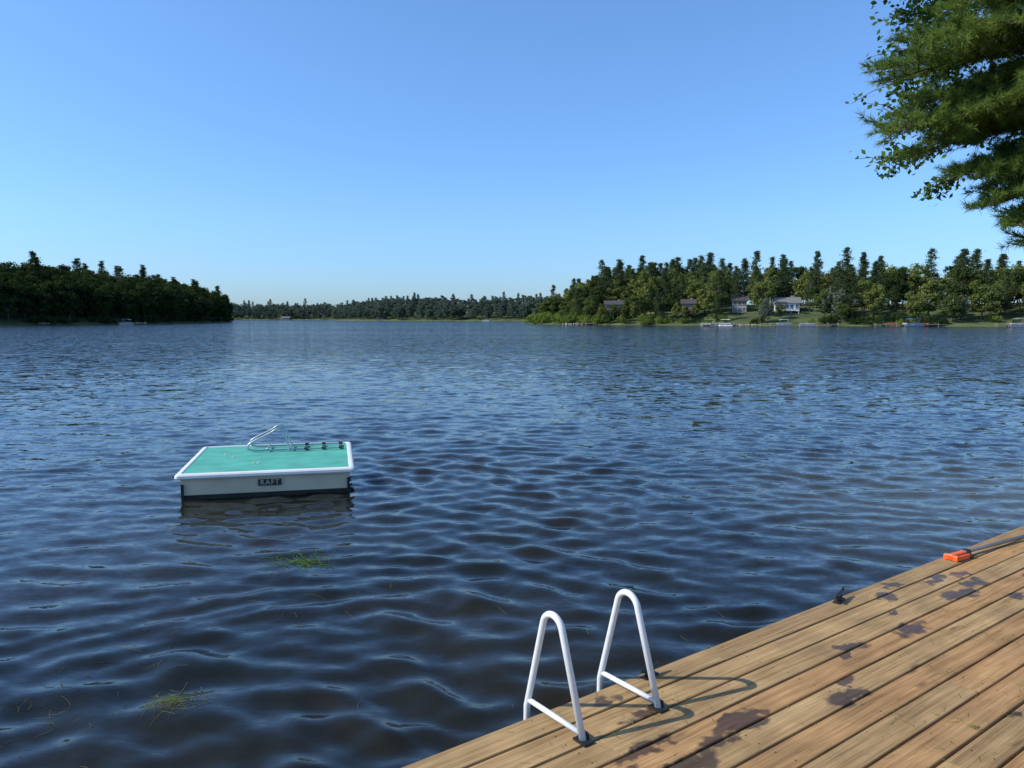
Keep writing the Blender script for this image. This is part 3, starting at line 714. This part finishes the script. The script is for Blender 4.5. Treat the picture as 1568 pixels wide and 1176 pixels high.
for k in range(22):
    a=r6.uniform(-1.9,1.9); z=r6.uniform(3.5,13.5); l=3.4*(1-(z-3)/14)+.5
    bough((trunk[0],trunk[1],z+.3),(trunk[0]+l*math.cos(a),trunk[1]+l*math.sin(a),z),.45,1)
for k in range(14):
    a=r6.uniform(2,4.3); z=r6.uniform(7.5,13.5); l=3.2*(1-(z-3)/14)+.5
    bough((trunk[0],trunk[1],z+.3),(trunk[0]+l*math.cos(a),trunk[1]+l*math.sin(a),z),.45,1)
TC=np.array(TC);TD=np.array(TD)
pt.tris(tufts(TC,TD,24,.11,.0038),0)
M_needle=foliage('pine_needles',(.08,.14,.032),(.23,.31,.065),transl=.42,scale=1.6,objrand=False)
pt.obj('white_pine_tree',[M_needle,M_bark])

r7=np.random.default_rng(4)
dt=MB(); tk=np.array([10.1,10.9,.7])
dt.tube([tk+np.array([r7.normal(0,.05),r7.normal(0,.05),z]) for z in np.linspace(-.5,9,8)],np.linspace(.2,.08,8),10,1)
LC=[];LN=[]
def twig(o,tip,n,spread,lpt=8):
    o=np.array(o,float);tip=np.array(tip,float)
    c=[o+(tip-o)*t+np.array([0,0,.5*math.sin(math.pi*t)]) for t in np.linspace(0,1,10)]
    dt.tube(c,np.linspace(.03,.005,10),6,1,False)
    for k in range(n):
        t=1-abs(r7.normal(0,.10)); t=max(.3,min(1,t)); i=min(8,int(t*9)); b0=c[i]+(c[i+1]-c[i])*(t*9-i)
        e_=b0+r7.normal(size=3)*spread*np.array([1,1,.85])+np.array([-.05,0,-.05])
        dt.tube([b0,(b0+e_)/2+np.array([0,0,.03]),e_],[.005,.004,.002],4,1,False)
        for q in range(lpt):
            f=r7.uniform(.35,1.05); LC.append(b0+(e_-b0)*f+r7.normal(0,.05,3)); LN.append(r7.normal(size=3)+np.array([-.3,-.3,.6]))
for tp,n,sp in [((4.35,9.3,3.92),32,.13),((4.9,9.3,3.62),22,.09),((3.95,9.1,5.9),22,.14),((4.25,9.1,5.85),26,.15),((4.5,9.2,5.6),44,.18),((4.5,9.3,5.2),48,.18),((4.5,9.3,4.85),34,.15),((4.45,9.3,4.5),30,.14),((4.9,9.4,5.2),50,.25),((5.2,9.5,5.9),50,.3),((5.1,9.5,4.6),40,.25),((5.6,9.5,5.4),50,.4),((5.7,9.6,4.6),50,.35)]:
    twig((tk[0],tk[1],tp[2]+r7.uniform(-.4,.6)),tp,n,sp)
for k in range(30):
    a=r7.uniform(-2.,2.2); z=r7.uniform(4,10); tp=(tk[0]+2.6*math.cos(a),tk[1]+2.6*math.sin(a),z); twig((tk[0],tk[1],z-.8),tp,40,.5)
LC=np.array(LC);LN=np.array(LN)
dt.quads(leafquads(LC,LN,r7.uniform(.030,.046,len(LC)),r7,.85),0)
dt.obj('broadleaf_tree',[foliage('broad_leaves',(.05,.11,.02),(.13,.21,.045),transl=.4,scale=2,objrand=False),M_bark])

# ------------------------------------------------------------------ light
EL=math.radians(38); AZ=math.radians(261.5)
wd=bpy.data.worlds.new('World'); scene.world=wd; wd.use_nodes=True; nt=wd.node_tree; nt.nodes.clear(); L=nt.links.new
o=nt.nodes.new('ShaderNodeOutputWorld'); bg=nt.nodes.new('ShaderNodeBackground'); sk=nt.nodes.new('ShaderNodeTexSky')
sk.sky_type='NISHITA'; sk.sun_disc=False; sk.sun_elevation=EL; sk.sun_rotation=AZ; sk.air_density=1.0; sk.dust_density=.6; sk.ozone_density=2.5; sk.altitude=50
tc=nt.nodes.new('ShaderNodeTexCoord'); sp=nt.nodes.new('ShaderNodeSeparateXYZ'); L(tc.outputs['Generated'],sp.inputs[0])
cr=nt.nodes.new('ShaderNodeValToRGB'); e=cr.color_ramp.elements
e[0].position=0.; e[0].color=(.30,.42,.64,1); e[1].position=1.0; e[1].color=(.52,.56,.54,1)
x=e.new(.12); x.color=(.375,.53,.74,1)
x=e.new(.42); x.color=(.47,.64,.80,1)
L(sp.outputs['Z'],cr.inputs[0])
mu=nt.nodes.new('ShaderNodeVectorMath'); mu.operation='MULTIPLY'; L(sk.outputs[0],mu.inputs[0]); L(cr.outputs[0],mu.inputs[1])
s2=nt.nodes.new('ShaderNodeVectorMath'); s2.operation='SCALE'; s2.inputs['Scale'].default_value=1.82; L(mu.outputs[0],s2.inputs[0])
bg.inputs['Strength'].default_value=.15
L(s2.outputs[0],bg.inputs[0]); L(bg.outputs[0],o.inputs[0])
sl=bpy.data.lights.new('sun','SUN'); sl.energy=4.8; sl.angle=math.radians(.5); sl.color=(1,.95,.86)
so=link(bpy.data.objects.new('sun',sl)); 
dirv=Vector((math.sin(AZ)*math.cos(EL),math.cos(AZ)*math.cos(EL),math.sin(EL)))
so.rotation_euler=dirv.to_track_quat('Z','Y').to_euler()

cam=bpy.data.cameras.new('camera'); co=link(bpy.data.objects.new('camera',cam)); co.location=(0,0,2.1)
co.rotation_euler=(math.radians(90-4.9),0,0); cam.sensor_width=36; cam.lens=27.05; cam.clip_end=8000; cam.clip_start=.05
scene.camera=co
scene.view_settings.view_transform='Standard'; scene.view_settings.look='None'; scene.view_settings.exposure=0
